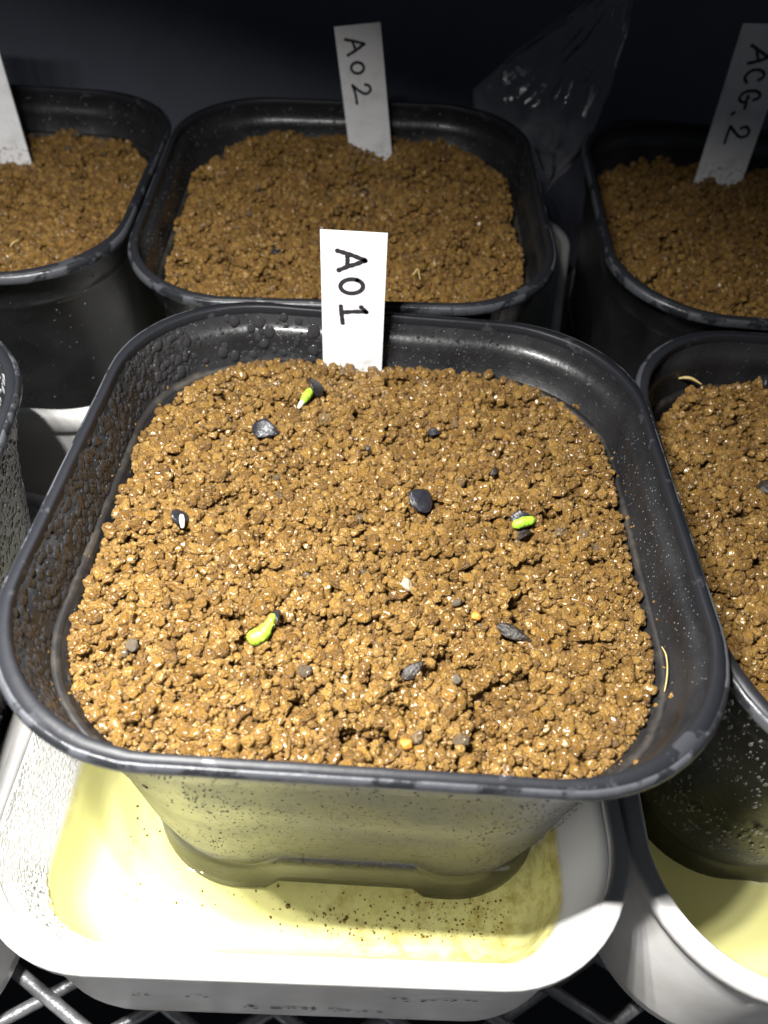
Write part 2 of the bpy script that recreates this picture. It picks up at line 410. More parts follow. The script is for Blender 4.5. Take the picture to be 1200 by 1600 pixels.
# ------------------------------------------------------------------ plant pot
ZB = -.0725
def pot_in_r(h): return .0238 - (.0475 - h) * (.1 if h > .041 else .55) - (.0 if h > .041 else .0)
def smooth(a, b, x):
    t = max(0, min(1, (x - a) / (b - a))); return t * t * (3 - 2 * t)
def wall_half(z):   # outer half width at height z
    return float(np.interp(-z, [.003, .0090, .0102, .0110, .030, .050, .0585, .0615, .0632], [.0455, .0451, .0447, .0442, .0417, .0391, .0380, .0375, .0370]))
def in_half(z):
    return float(np.interp(-z, [.0012, .0070, .0112, .0119, .0128, .018], [.0458, .0448, .0441, .0436, .0427, .0421]))
def build_pot():
    root = empty('plant_pot')
    prof_body = []
    # (half, z, foot factor) from the inner rim edge down, across the bottom, up the outside
    inner = [(.0458, -.0012), (.0448, -.0070), (.0441, -.0112)]
    inner2 = [(.0427, -.0128), (.0421, -.018), (.0392, -.035), (.0362, -.056), (.034, -.0605), (.02, -.0610)]
    outer = [(.0455, -.0030), (.0455, -.0030), (.0451, -.0090), (.0447, -.0102), (.0442, -.0110), (.0417, -.030), (.0391, -.050), (.0380, -.0585), (.0375, -.0615), (.0370, -.0632)]
    rings = []
    for h, z in inner + [(.0434, -.0119)] + inner2: rings.append([(x, y, z) for x, y in ring(h, pot_in_r(h))])
    rings = rings[::-1]
    rings = [[(x * .02, y * .02, -.0610) for x, y in ring(.02, .009)]] + rings
    rings.append([(x, y, -.0026) for x, y in ring(.0457, pot_in_r(.0457))])
    def notch(x, y, h, z):
        t = min(abs(x), abs(y)) if max(abs(x), abs(y)) > h - .004 else .03
        return z + .0050 * (1 - smooth(.0130, .0152, t)) * smooth(.052, .0632, -z)
    for h, z in outer: rings.append([(x, y, notch(x, y, h, z)) for x, y in ring(h, pot_in_r(h))])
    # foot: a narrower band, notched in the middle of every side
    for h, z in ((.0371, -.0640), (.0374, -.0645), (.0378, -.0665), (.0383, -.0700), (.0385, -.0722), (.0378, -.0725)):
        L = [(x, y, notch(x, y, h, z)) for x, y in ring(h, pot_in_r(h))]
        rings.append(L)
    L2 = []
    for x, y in ring(.0340, .0145): L2.append((x, y, -.0655))
    rings.append(L2); rings.append([(x * .02, y * .02, -.0655) for x, y in ring(.034, .0145)])
    V, F = loft(rings); V = [(x, y, z - ZB) for x, y, z in V]
    b = mesh_obj('pot_body', V, F, M['pot'], root)
    # rim: a closed ring with a rounded top and a small outer lip
    def wavy(pr, rname, mat):
        rr = [[(x * (1 + .0010 * noise.noise(Vector((x * 300, y * 300, 1)))), y * (1 + .0010 * noise.noise(Vector((x * 300, y * 300, 7)))), z - ZB + .00012 * noise.noise(Vector((x * 220, y * 220, 3)))) for i, (x, y) in enumerate(ring(h, pot_in_r(h)))] for h, z in pr]
        V, F = loft(rr, closed=True); mesh_obj(rname, V, F, mat, root)
    wavy([(.0459, -.0032), (.0457, -.0016), (.0457, -.0003), (.04585, -.00005), (.0461, .0), (.0470, -.0001), (.04715, -.0006), (.0470, -.0024)], 'rim', M['rim'])
    wavy([(.0469, -.0012), (.0469, -.00035), (.04705, -.00015), (.0473, -.0002), (.0475, -.0005), (.04765, -.0010), (.0476, -.0018), (.0474, -.0022), (.0468, -.0025)], 'rim_lip', M['lip'])
    # thin scale line on the inner step
    pr = [(.0440, -.0113), (.0434, -.0118), (.0429, -.0126), (.0436, -.0132)]
    rr = [[(x, y, z - ZB) for x, y in ring(h, pot_in_r(h))] for h, z in pr]
    V, F = loft(rr, closed=True); mesh_obj('inner_ledge', V, F, M['ledge'], root)
    return root
def dup(root):
    r = root.copy(); C.objects.link(r)
    for ch in root.children:
        c = ch.copy(); C.objects.link(c); c.parent = r
        for g in ch.children:
            d = g.copy(); C.objects.link(d); d.parent = c
    return r
pot0 = build_pot()
def place_pot(o, cx, cy, z, yaw, tx, ty):
    """cx, cy, z: centre of the rim; tx, ty: how much the rim rises to the back and to the right (degrees)"""
    rot = Matrix.Rotation(R(tx), 4, 'X') @ Matrix.Rotation(-R(ty), 4, 'Y') @ Matrix.Rotation(R(yaw), 4, 'Z')
    m = Matrix.Translation((cx * MM, cy * MM, z * MM)) @ rot @ Matrix.Translation((0, 0, ZB)) @ Matrix.Diagonal((1.012, 1.012, 1, 1))
    o.matrix_world = m
    return Matrix.Translation((cx * MM, cy * MM, z * MM)) @ rot     # frame whose origin is the rim centre
POTS = [  # rim centre, tilt, label
    (0, -.3, 0, 0, 0, 0, 'front black square pot filled with wet brown grit, label A01 at its back edge'),
    (-11.4, 100.2, 1.8, 1.9, 4.9, 2.0, 'black square pot behind the front pot, holding the label A02'),
    (-108.4, 99.7, -.1, 2.3, 3.1, .4, 'black square pot at the far left of the back row, cut off by the frame'),
    (99.6, 108.8, .3, -.9, 5.0, 0, 'shadowed black square pot at the back right, holding the label ACG.2'),
    (95.7, 3.2, -2.5, .9, 3.0, 0, 'black square pot on the right edge beside the front pot, its outside wet with drops'),
    (-103.5, -19.9, .4, 6.9, 3.0, -.2, 'black square pot at the left edge, only its fogged right corner showing')]
FR = []
for i, p in enumerate(POTS):
    o = pot0 if i == 0 else dup(pot0)
    FR.append(place_pot(o, *p[:6])); tag(o, p[6], 'plant pot', group='black square seedling pots'); 
    if i == 0: pot_objs = [o]
    else: pot_objs.append(o)

# ------------------------------------------------------------------ trays and their water
ZT = -.0735      # tray floor height
def build_tray(h):   # h: rim height over the floor
    root = empty('water_tray')
    inn = [(.012, 0), (.036, 0), (.0398, .0003), (.0420, .0015), (.0432, .0045), (.0440, .0085), (.0447, .0110), (.0453, .0122), (.0488, h - .004), (.0497, h - .0013), (.0505, h - .0011)]
    outp = [(.0524, h - .0030), (.0517, h - .0036), (.0515, h - .006), (.0513, -.0060), (.0509, -.0098), (.047, -.0120), (.01, -.0120)]
    rr = [[(x * .05, y * .05, 0) for x, y in ring(.012, .005)]] + [[(x, y, z) for x, y in ring(a, max(.006, .0225 - (.053 - a) * 1.15), half_y=a + (.0013 if .03 < a < .046 else 0))] for a, z in inn]
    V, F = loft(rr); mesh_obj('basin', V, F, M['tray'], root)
    rr = [[(x, y, z) for x, y in ring(a, max(.005, .0225 - (.053 - a) * .7))] for a, z in outp]
    V, F = loft(rr, (False, True)); mesh_obj('outer_wall', V, [f[::-1] if len(f) < 9 else f for f in F], M['tray_out'], root)
    pr = [(.0500, h - .0007), (.0503, h - .0002), (.0508, h), (.0525, h - .0001), (.0529, h - .0004), (.0531, h - .0010), (.0530, h - .0034), (.0526, h - .0036), (.0523, h - .0032), (.0502, h - .0020)]
    rr = [[(x, y, z) for x, y in ring(a, .0225 - (.053 - a) * .8)] for a, z in pr]
    V, F = loft(rr, closed=True); mesh_obj('rim', V, F, M['tray_out'], root)
    return root
tray0 = build_tray(.0290)
TRAYS = [(-7.2, -6.4, ZT, 1.0, 'front white plastic tray with yellowed water under the A01 pot'),
         (0, 124, ZT, -11, 'white tray of the A02 pot, seen as a pale strip behind its right corner'),
         (-107, 98, ZT, 2, 'white tray under the far left pot, its curved near rim showing'),
         (113, 113, ZT, 0, 'white tray hidden in shadow under the ACG.2 pot'),
         (100.6, -6.6, ZT, -1, 'white plastic tray at the right edge, its big rounded corner beside the front tray'),
         (-111.5, -20, ZT, 1, 'white tray at the left edge beneath the fogged pot')]
WATER = -.0606
for i, (x, y, z, yaw, lab) in enumerate(TRAYS):
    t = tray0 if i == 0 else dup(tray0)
    t.location = (x * MM, y * MM, z); t.scale = (1, 1, {1: 1.48, 2: 1.40}.get(i, 1)); t.rotation_euler = (0, 0, R(yaw)); tag(t, lab, 'tray', group='white water trays')
def water(i, pot_i):
    x, y, z, yaw, _ = TRAYS[i]
    rings = []
    fx, fy = FR[pot_i].translation.x - x * MM, FR[pot_i].translation.y - y * MM
    outer = ring(.04500, .0133, half_y=.0464); innr = ring(.0380, .0150)
    lv = WATER
    for t, dz in ((0, .0011), (.06, .0005), (.16, .0001), (.5, 0), (.9, .0), (.97, .0), (1, .0)):
        L = []
        for (ox, oy), (ix, iy) in zip(outer, innr):
            L.append((fx + ix + (ox - fx - ix) * t, fy + iy + (oy - fy - iy) * t, dz))
        rings.append(L)
    V, F = loft(rings)
    o = mesh_obj('tray_water', V, F, M['water']); o.location = (x * MM, y * MM, lv); o.rotation_euler = (0, 0, R(yaw))
    return o
tag(water(0, 0), 'shallow yellow water standing in the front tray around the pot foot', 'water', 'stuff')
tag(water(4, 4), 'murky water lying in the tray at the right edge', 'water', 'stuff')

# grime lettering, worn and illegible, on the front tray's outer wall
gr = [(-26, .008, 5), (-17, .008, 3), (-8, .0005, 6), (-3, .0005, 6), (2, .0002, 7), (7, .0002, 6), (12, .0002, 5), (17, .011, 3), (22, .011, 4), (27, .0115, 4)]
V, F = [], []
for gx, gz, w_ in gr:
    for k in range(w_):
        a = gx + random.uniform(-2, 2); b = gz * 1000 + random.uniform(-1.2, 1.2); s1, s2 = random.uniform(.25, .7), random.uniform(.2, .45)
        n0 = len(V)
        for q in range(8):
            an = q * math.pi / 4; rr_ = random.uniform(.7, 1.2)
            X, Z = a + s1 * math.cos(an) * rr_, b + s2 * math.sin(an) * rr_
            V.append((X * MM, -(.0514 + .0001 * (Z * MM) / .023) - .00012, Z * MM))
        F.append(tuple(range(n0, n0 + 8)))
g_ = mesh_obj('worn_marking', V, F, M['mud'], tray0)

# ------------------------------------------------------------------ soils
pk0, H0 = pack(3, 46000, soil_target(3, -.0112, .040, .012, .0024, .0008, True), rmin=.00032, rmax=.00108)
pk1, H1 = pack(11, 34000, soil_target(11, -.0092, .02, 0, .0036, .0042), rmin=.0004, rmax=.0011)
pk2, H2 = pack(23, 34000, soil_target(23, -.0098, .03, 0, .003, .0022), rmin=.00036, rmax=.00105)
def soil_bed(i, z):
    L = [[(x, y, z) for x, y in ring(.0408, .018)], [(x * .02, y * .02, z) for x, y in ring(.0408, .018)]]
    return loft(L)
SOIL = [(0, pk0, 'soil', 'wet ochre brown granular soil in the front pot', -.0172),
        (1, pk1, 'dark', 'dim brown clumpy soil in the A02 pot', -.013),
        (2, pk2, 'dark', 'brown granular soil in the far left back pot', -.0135),
        (3, pk1, 'dark', 'darkest brown soil in the shadowed ACG.2 pot', -.013),
        (4, pk2, 'soil', 'glossy wet brown soil in the pot on the right edge', -.0135)]
for i, pk, src, lab, zb in SOIL:
    P_ = pk.copy()
    if i == 3: P_[:, :2] = P_[:, [1, 0]] * np.array([1, -1])
    if i == 4: P_[:, 0] *= -1
    if i == 2: P_[:, 2] -= .0026
    if i == 2: zb -= .0026
    o = soil_object('potting_soil', P_, SRC[src], FR[i], lab, zb)
    V, F = soil_bed(i, zb - .0005)
    b = mesh_obj('soil_bed', V, F, M['soil_base'], o, smooth=False)
    b['kind'] = 'stuff'
def soil_z(x, y, H=H0):
    ix, iy = int((x + OFF) / CELL), int((y + OFF) / CELL)
    return float(np.percentile(H[iy - 8:iy + 9, ix - 8:ix + 9], 72))

# ------------------------------------------------------------------ drops on pot walls
def per_pt(half, r, u):
    """point and outward direction at perimeter fraction u of a rounded square"""
    s = half - r; straight = 2 * s; arc = math.pi / 2 * r; tot = 4 * (straight + arc); d = (u % 1) * tot
    k = int(d // (straight + arc)); d -= k * (straight + arc)
    if d < straight: p = Vector((half, -s + d)); n = Vector((1, 0))
    else:
        a = (d - straight) / r; n = Vector((math.cos(a), math.sin(a))); p = Vector((s, s)) + n * r
    c, s_ = math.cos(k * math.pi / 2), math.sin(k * math.pi / 2)
    return Vector((p.x * c - p.y * s_, p.x * s_ + p.y * c)), Vector((n.x * c - n.y * s_, n.x * s_ + n.y * c))
# u: 0 = right wall's near end, .25 back wall's right end, .5 left wall's far end, .75 front wall's left end
def wall_drops(n, u0, u1, z0, z1, size, inside=True, keep=None, stretch=1.0, power=2.0, taper=.135):
    P, Rt, S = [], [], []; tries = 0
    cells = {}
    while len(P) < n and tries < n * 6:
        tries += 1
        u, z = random.uniform(u0, u1), random.uniform(z0, z1)
        rad = size[0] + (size[1] - size[0]) * random.random() ** power
        half = in_half(z) if inside else wall_half(z)
        p, nn = per_pt(half, pot_in_r(half), u)
        if keep and random.random() > keep(u, z): continue
        q = (round(u * 400 * (.0006 / max(rad, .0003))), round(z / (rad * 1.7)), int(rad * 5000))
        if q in cells: continue
        cells[q] = 1
        nrm = Vector((nn.x, nn.y, -taper)) if not inside else Vector((-nn.x, -nn.y, taper))
        e = nrm.to_track_quat('Z', 'Y').to_euler()
        P.append((p.x, p.y, z - ZB)); Rt.append(tuple(e)); S.append((rad, rad * stretch * random.uniform(.9, 1.4), rad * random.uniform(.6, .95)))
    return P, Rt, S
def add_drops(pot, *sets, src='mist'):
    P, Q, S = [], [], []
    for a in sets: P += a[0]; Q += a[1]; S += a[2]
    o = scatter('water_droplets', SRC[src], P, Q, S, np.random.random(len(P)), pot); o['kind'] = 'stuff'
    return o
# u fractions: each side+corner = .25; straight part first
add_drops(pot_objs[0],
          wall_drops(1700, .44, .78, -.0112, -.0016, (.0002, .0009)),
          wall_drops(500, .44, .78, -.019, -.0128, (.0002, .0007)),
          wall_drops(420, .24, .46, -.0112, -.0012, (.00010, .0004)),
          wall_drops(500, -.02, .26, -.0112, -.0012, (.00006, .0002)),
          wall_drops(700, .72, 1.02, -.026, -.004, (.00005, .00022), inside=False),
          wall_drops(900, .72, 1.02, -.060, -.020, (.00005, .00020), inside=False))
add_drops(pot_objs[0], wall_drops(800, .74, 1.0, -.050, -.004, (.00005, .00016), inside=False), src='haze')
add_drops(pot_objs[0], wall_drops(60, .33, .47, -.0108, -.0018, (.0005, .0013), power=1.6))
P_, Q_, S_ = wall_drops(70, 0, 1, -.0128, -.0104, (.0002, .0005), power=2)
o = scatter('soil_crumbs', SRC['soil'], P_, [(random.random() * 6, random.random() * 6, 0) for _ in P_], [(a, a, a * .9) for a, b, c in S_], np.random.random(len(P_)), pot_objs[0]); o['kind'] = 'stuff'
add_drops(pot_objs[0], wall_drops(1100, -.03, .48, -.0112, -.0010, (.00004, .00013), power=1.5), wall_drops(300, .42, .8, -.0112, -.0010, (.00005, .00018)), src='haze')
add_drops(pot_objs[1], wall_drops(500, .1, .65, -.0105, -.0010, (.00005, .00018), power=1.6), wall_drops(300, .6, 1.1, -.03, -.003, (.00005, .00016), inside=False), src='haze')
add_drops(pot_objs[2], wall_drops(400, -.1, .45, -.0105, -.0010, (.00005, .0002), power=1.6), wall_drops(260, .65, 1.1, -.05, -.003, (.00005, .00018), inside=False), src='haze')
def dirt(pot, n, u0, u1, z0, z1):
    P, Q, S = wall_drops(n, u0, u1, z0, z1, (.00006, .00026), inside=False, power=3)
    o = scatter('dirt_specks', SRC['speck'], P, Q, S, np.random.random(len(P)), pot); o['kind'] = 'stuff'
dirt(pot_objs[0], 2400, .74, .99, -.061, -.006)
add_drops(pot_objs[4], wall_drops(4200, .50, .95, -.057, -.004, (.00005, .00032), inside=False, stretch=2.4, power=2.6),
          src='haze')
add_drops(pot_objs[4], wall_drops(250, .3, .6, -.0112, -.0016, (.0001, .0004)))
add_drops(pot_objs[5], wall_drops(6500, -.06, .30, -.055, -.0034, (.00015, .0005), inside=False),
          wall_drops(260, .0, .3, -.0112, -.0016, (.0003, .0008)), src='haze')
add_drops(pot_objs[1], wall_drops(260, .15, .62, -.010, -.0016, (.0001, .0004)))
add_drops(pot_objs[2], wall_drops(200, .15, .62, -.010, -.0016, (.0001, .0004)), wall_drops(200, .7, 1., -.05, -.004, (.0001, .00025), inside=False))
# condensation on the front tray's left inner wall
P_, Q_, S_ = [], [], []
for k in range(5200):
    zz = random.uniform(.0135, .0278); half = .0453 + (.0498 - .0453) * (zz - .0122) / .0160
    u = random.uniform(.46, .80)
    p, nn = per_pt(half, .0225 - (.053 - half) * 1.15, u)
    rad = random.uniform(.0002, .0005)
    P_.append((p.x, p.y, zz)); Q_.append(tuple(Vector((-nn.x, -nn.y, .13)).to_track_quat('Z', 'Y').to_euler())); S_.append((rad, rad, rad * .8))
o = scatter('water_droplets', SRC['fog'], P_, Q_, S_, np.random.random(len(P_)), tray0); o['kind'] = 'stuff'
# sediment on the front tray floor
P_, Q_, S_ = [], [], []
def sed(n, cx, cy, sx, sy, s0=.00005, s1=.0003):
    for _ in range(n):
        x, y = random.gauss(cx, sx) * MM, random.gauss(cy, sy) * MM
        if sd(x + .0063, y + .0076, .0415, .014) > 0: continue
        r_ = s0 + (s1 - s0) * random.random() ** 4
        P_.append((x, y, ZT + .0002)); Q_.append((0, 0, random.uniform(0, 6.28))); S_.append((r_, r_ * random.uniform(.5, 1.3), r_))
sed(620, 22, -43, 8, 4); sed(460, 3, -45, 8, 3); sed(90, 30, -38, 4, 4); sed(90, -38, -31, 5, 4); sed(60, -22, -41, 8, 3); sed(12, 6, -45, 9, 3, .0003, .0006)
o = scatter('sediment', SRC['speck'], P_, Q_, S_, np.random.random(len(P_))); tag(o, 'brown specks of sediment on the floor of the front tray', 'sediment', 'stuff')

# ------------------------------------------------------------------ labels with handwriting
L1 = [[(2.37, 24.75), (4.86, 24.15), (7.42, 23.3)], [(7.42, 23.3), (5.88, 22.51), (4.26, 21.83), (2.68, 21.02)], [(4.15, 24.15), (4.23, 23.03), (4.2, 21.99)], [(6.16, 19.31), (6.72, 19.04), (7.1, 18.65), (7.25, 18.17), (7.15, 17.67), (6.8, 17.2), (6.26, 16.83), (5.58, 16.6), (4.85, 16.53), (4.16, 16.65), (3.59, 16.92), (3.22, 17.32), (3.08, 17.8), (3.2, 18.3), (3.55, 18.76), (4.09, 19.13), (4.76, 19.35), (5.48, 19.42), (6.16, 19.31)], [(7.07, 13.79), (8.12, 12.85)], [(8.12, 12.85), (5.85, 12.72), (3.39, 12.32)], [(3.26, 13.63), (3.44, 11.93), (3.69, 10.08)]]
L2 = [[(-1.92, 27.13), (0.6, 26.91), (3.02, 26.5)], [(3.02, 26.5), (1.15, 25.05), (-1.09, 23.6)], [(-0.12, 26.96), (0.79, 25.13)], [(2.3, 22.01), (2.75, 21.75), (3.06, 21.38), (3.18, 20.94), (3.1, 20.49), (2.83, 20.07), (2.4, 19.74), (1.86, 19.54), (1.28, 19.5), (0.73, 19.61), (0.27, 19.87), (-0.03, 20.25), (-0.14, 20.69), (-0.06, 21.14), (0.21, 21.56), (0.64, 21.88), (1.18, 22.08), (1.75, 22.12), (2.3, 22.01)], [(3.76, 16.95), (4.72, 16.8), (5.26, 15.93), (4.8, 15.1), (3.82, 14.68), (2.29, 15.25), (0.37, 16.46)], [(0.37, 16.46), (1.2, 14.48), (1.72, 12.09)]]
L3 = [[(2.11, 30.36), (4.45, 29.39), (7.41, 28.07)], [(7.41, 28.07), (5.5, 27.02), (2.89, 26.29)], [(3.83, 29.47), (5.21, 27.13)], [(7.27, 22.64), (8.16, 23.38), (8.04, 24.31), (6.71, 24.95), (4.82, 24.81), (3.73, 23.84), (3.5, 22.75), (4.38, 21.82)], [(8.07, 17.81), (9.14, 18.4), (9.11, 19.37), (7.67, 20.0), (5.35, 19.71), (4.24, 18.71), (4.25, 17.6), (5.43, 16.99), (6.12, 17.19)], [(6.2, 18.59), (6.52, 15.66)], [(3.78, 13.88), (4.12, 14.34)], [(7.68, 10.55), (8.91, 11.0), (10.13, 10.01), (9.89, 8.71), (8.17, 8.28), (6.2, 9.55), (4.6, 10.75)], [(4.6, 10.75), (4.56, 8.53), (4.68, 6.43)]]
L0 = [[(-5.2, 12.4), (-3.9, 13.6), (-3.6, 11.8), (-4.6, 10.6)]]
def catmull(pts, n=6):
    if len(pts) < 3: return [Vector(pts[0]).lerp(Vector(pts[1]), i / n) for i in range(n + 1)]
    P = [Vector(p) for p in pts]; P = [P[0] * 2 - P[1]] + P + [P[-1] * 2 - P[-2]]; out = []
    for i in range(1, len(P) - 2):
        for k in range(n):
            t = k / n; a, b, c, d = P[i - 1:i + 3]
            out.append(.5 * ((2 * b) + (c - a) * t + (2 * a - 5 * b + 4 * c - d) * t * t + (3 * b - a - 3 * c + d) * t ** 3))
    return out + [P[-2]]
def stroke(pts, wd, V, F, yy):
    C_ = catmull(pts); n = len(C_); off = len(V); m = 0
    dirs = [(C_[min(i + 1, n - 1)] - C_[max(i - 1, 0)]).normalized() for i in range(n)]
    loopL, loopR = [], []
    for i, (c, d) in enumerate(zip(C_, dirs)):
        nn = Vector((-d.y, d.x)); ww = wd * (1 + .12 * math.sin(i * 1.7 + c.x)) * (1.12 if i in (0, n - 1) else 1)
        loopL.append(c + nn * ww / 2); loopR.append(c - nn * ww / 2)
    def cap(c, d, sgn):
        a0 = math.atan2(d.y, d.x); return [c + Vector((math.cos(a0 + t), math.sin(a0 + t))) * wd * .56 for t in [sgn * (math.pi / 2) - sgn * k * math.pi / 6 for k in range(1, 6)]]
    for a, b in zip(loopL, loopR): V.append((a.x * MM, yy, a.y * MM)); V.append((b.x * MM, yy, b.y * MM))
    for i in range(n - 1): F.append((off + 2 * i, off + 2 * i + 1, off + 2 * i + 3, off + 2 * i + 2))
    for idx, d in ((0, -dirs[0]), (n - 1, dirs[-1])):
        c = C_[idx]; k0 = len(V); a0 = math.atan2(d.y, d.x)
        for k in range(12):
            a = k * math.pi / 6; V.append(((c.x + math.cos(a) * wd * .54) * MM, yy - .00002, (c.y + math.sin(a) * wd * .54) * MM))
        F.append(tuple(range(k0, k0 + 12)))
def label_tag(bl, y, top, width, depth, strokes, wd, lab, pitch=0, dy_r=0):
    """bl: bottom left at soil line (x, z) mm; top: (dx, dz) of the left edge; strokes in mm from bl"""
    u = Vector((top[0], top[1])).normalized(); r_ = Vector((u.y, -u.x))
    root = empty('plant_label', (bl[0] * MM, y * MM, bl[1] * MM))
    L_ = Vector(top).length; T = .0005
    nx, nz = 8, 20; V, F = [], []
    A = -u * depth
    for s in (0, 1):
        for j in range(nz + 1):
            for i in range(nx + 1):
                q = A + u * (L_ + depth) * (j / nz) + r_ * width * (i / nx)
                q = q + Vector((.03 * noise.noise(Vector((j * .9, i, 3))), .03 * noise.noise(Vector((j, i * .9, 5)))))
                V.append((q.x * MM, (T if s else 0), q.y * MM))
    n1 = (nx + 1) * (nz + 1)
    for j in range(nz):
        for i in range(nx):
            a = j * (nx + 1) + i; F.append((a, a + 1, a + nx + 2, a + nx + 1)); b = a + n1; F.append((b, b + nx + 1, b + nx + 2, b + 1))
    for i in range(nx):
        a = i; F.append((a, a + n1, a + 1 + n1, a + 1)); a = nz * (nx + 1) + i; F.append((a, a + 1, a + 1 + n1, a + n1))
    for j in range(nz):
        a = j * (nx + 1); F.append((a, a + nx + 1, a + nx + 1 + n1, a + n1)); a += nx; F.append((a, a + n1, a + nx + 1 + n1, a + nx + 1))
    mesh_obj('tag', V, F, M['label'], root, smooth=False)
    V, F = [], []
    for st in strokes: stroke(st, wd, V, F, -.00006)
    mesh_obj('handwriting', V, F, M['ink'], root, smooth=False)
    return tag(root, lab, 'plant label', group='white plant labels')
label_tag((-11.95, -9.3), 41, (-.75, 28.2), 11.85, 12, L1, .80, 'white plastic label marked A01 at the back of the front pot')
label_tag((-13.5, -4), 138, (-4.9, 29.7), 12.0, 10, L2, .72, 'white plastic label marked A02 leaning in the pot behind', )
label_tag((87.5, -1.1), 140, (-2.0, 34.9), 13.7, 12, L3, .80, 'grey shaded white label marked ACG.2 in the dark back right pot')
label_tag((-112.6, -5.6), 124, (-.9, 42), 12.2, 10, L0, .75, 'white plastic label cut off by the left edge of the frame')

# ------------------------------------------------------------------ seeds, seedlings, chips on the soil
def tube(pts, rads, mat, name, parent=None, n=12, flat=1.0, wob=.08):
    P = [Vector(p) for p in pts]; Q = []; Rr = []
    for i in range(len(P) - 1):
        for k in range(5):
            t = k / 5; a, b, c, d = P[max(i - 1, 0)], P[i], P[i + 1], P[min(i + 2, len(P) - 1)]
            Q.append(.5 * ((2 * b) + (c - a) * t + (2 * a - 5 * b + 4 * c - d) * t * t + (3 * b - a - 3 * c + d) * t ** 3)); Rr.append(rads[i] + (rads[i + 1] - rads[i]) * t)
    Q.append(P[-1]); Rr.append(rads[-1]); rings = []
    for i, (q, r_) in enumerate(zip(Q, Rr)):
        d = (Q[min(i + 1, len(Q) - 1)] - Q[max(i - 1, 0)]).normalized(); s = d.cross(Vector((0, 0, 1)))
        s = s.normalized() if s.length > .05 else Vector((1, 0, 0)); u = s.cross(d)
        rings.append([tuple((q + (s * math.cos(a) + u * math.sin(a) * flat) * r_ * (1 + wob * noise.noise(Vector((a * 1.3, i * .6, r_ * 900))))) * MM) for a in [2 * math.pi * k / n for k in range(n)]])
    # round the ends
    for end in (0, -1):
        ctr = Q[end]; d = (Q[1] - Q[0]).normalized() * -1 if end == 0 else (Q[-1] - Q[-2]).normalized(); rr_ = Rr[end]
        base = [Vector(v) / MM for v in rings[end]]
        for f, h in ((.8, .5), (.4, .85)):
            L = [tuple((ctr + d * rr_ * h + (b - ctr) * f) * MM) for b in base]
            if end == 0: rings.insert(0, L)
            else: rings.append(L)
    V, F = loft(rings, (True, True))
    return mesh_obj(name, V, F, mat, parent)
def teardrop(name, L, W_, T, mat, parent=None, seed=1, curve=.15, amp=.10):
    """flat seed: pointed at +x, dished; lengths in mm"""
    bm = bmesh.new(); bmesh.ops.create_icosphere(bm, subdivisions=4, radius=1)
    for v in bm.verts:
        p = v.co; t = (p.x + 1) / 2
        wv = (1 - t) ** .35 * (t + .12) ** .0 * (1.0 if t < .5 else 1 - (t - .5) * .9)
        k = 1 + amp * noise.noise(p * 2 + Vector((seed * 5, 0, 0))) + amp * .5 * noise.noise(p * 6 + Vector((seed, 2, 0)))
        v.co = Vector((p.x * L / 2 * k, p.y * W_ / 2 * (1.12 - .75 * max(0, t - .35) / .65) * k, p.z * T / 2 * k + curve * p.y * p.y * W_ - curve * .6 * p.x * p.x * L)) * MM
    me = bpy.data.meshes.new(name); bm.to_mesh(me); bm.free(); me.materials.append(mat); me.polygons.foreach_set('use_smooth', [True] * len(me.polygons))
    o = bpy.data.objects.new(name, me); C.objects.link(o)
    if parent: o.parent = parent
    return o
def onsoil(x, y, dz=0, H=H0): return (x * MM, y * MM, soil_z(x * MM, y * MM, H) + dz * MM)
def seed(x, y, L, W_, T, rot, lab, dz=.5, mat='seed', name='seed', cat='seed', sd_=1, curve=.15, H=H0, frame=None, amp=.1):
    o = teardrop(name, L, W_, T, M[mat], seed=sd_, curve=curve, amp=amp)
    if frame is None: o.location = onsoil(x, y, dz, H)
    else:
        f, loc = frame; o.location = f @ Vector((x * MM, y * MM, loc * MM))
    o.rotation_euler = [R(a) for a in rot]
    return tag(o, lab, cat)
# A: seed coat standing on a green sprout with a white root tip
s = empty('seedling', onsoil(-13.6, 28.5)); tag(s, 'seedling nearest the A01 label, green stem with white tip and black seed coat', 'seedling')
c = teardrop('seed_coat', 4.6, 3.6, 1.3, M['seed'], s, 2); c.location = (.9 * MM, 2.4 * MM, 2.0 * MM); c.rotation_euler = (R(42), R(-12), R(118))
tube([(.1, 1.2, 1.3), (-.3, .2, 1.1), (-.8, -.9, .8)], [.78, .86, .72], M['green'], 'stem', s)
tube([(-.85, -1.0, .78), (-1.2, -1.7, .55), (-1.5, -2.3, .2)], [.52, .48, .34], M['pale'], 'root_tip', s)
# F: small sprouting seed at the left
s = empty('seedling', onsoil(-31.0, -3.6)); tag(s, 'tiny seedling at the left, black seed coat with a pale root tip hanging out', 'seedling')
c = teardrop('seed_coat', 3.6, 3.0, 1.4, M['seed'], s, 5); c.location = (-.1 * MM, .7 * MM, .9 * MM); c.rotation_euler = (R(35), R(5), R(110))
tube([(.5, .3, 1.3), (.75, -.5, 1.2), (.9, -1.2, .6)], [.42, .46, .34], M['pale'], 'root_tip', s)
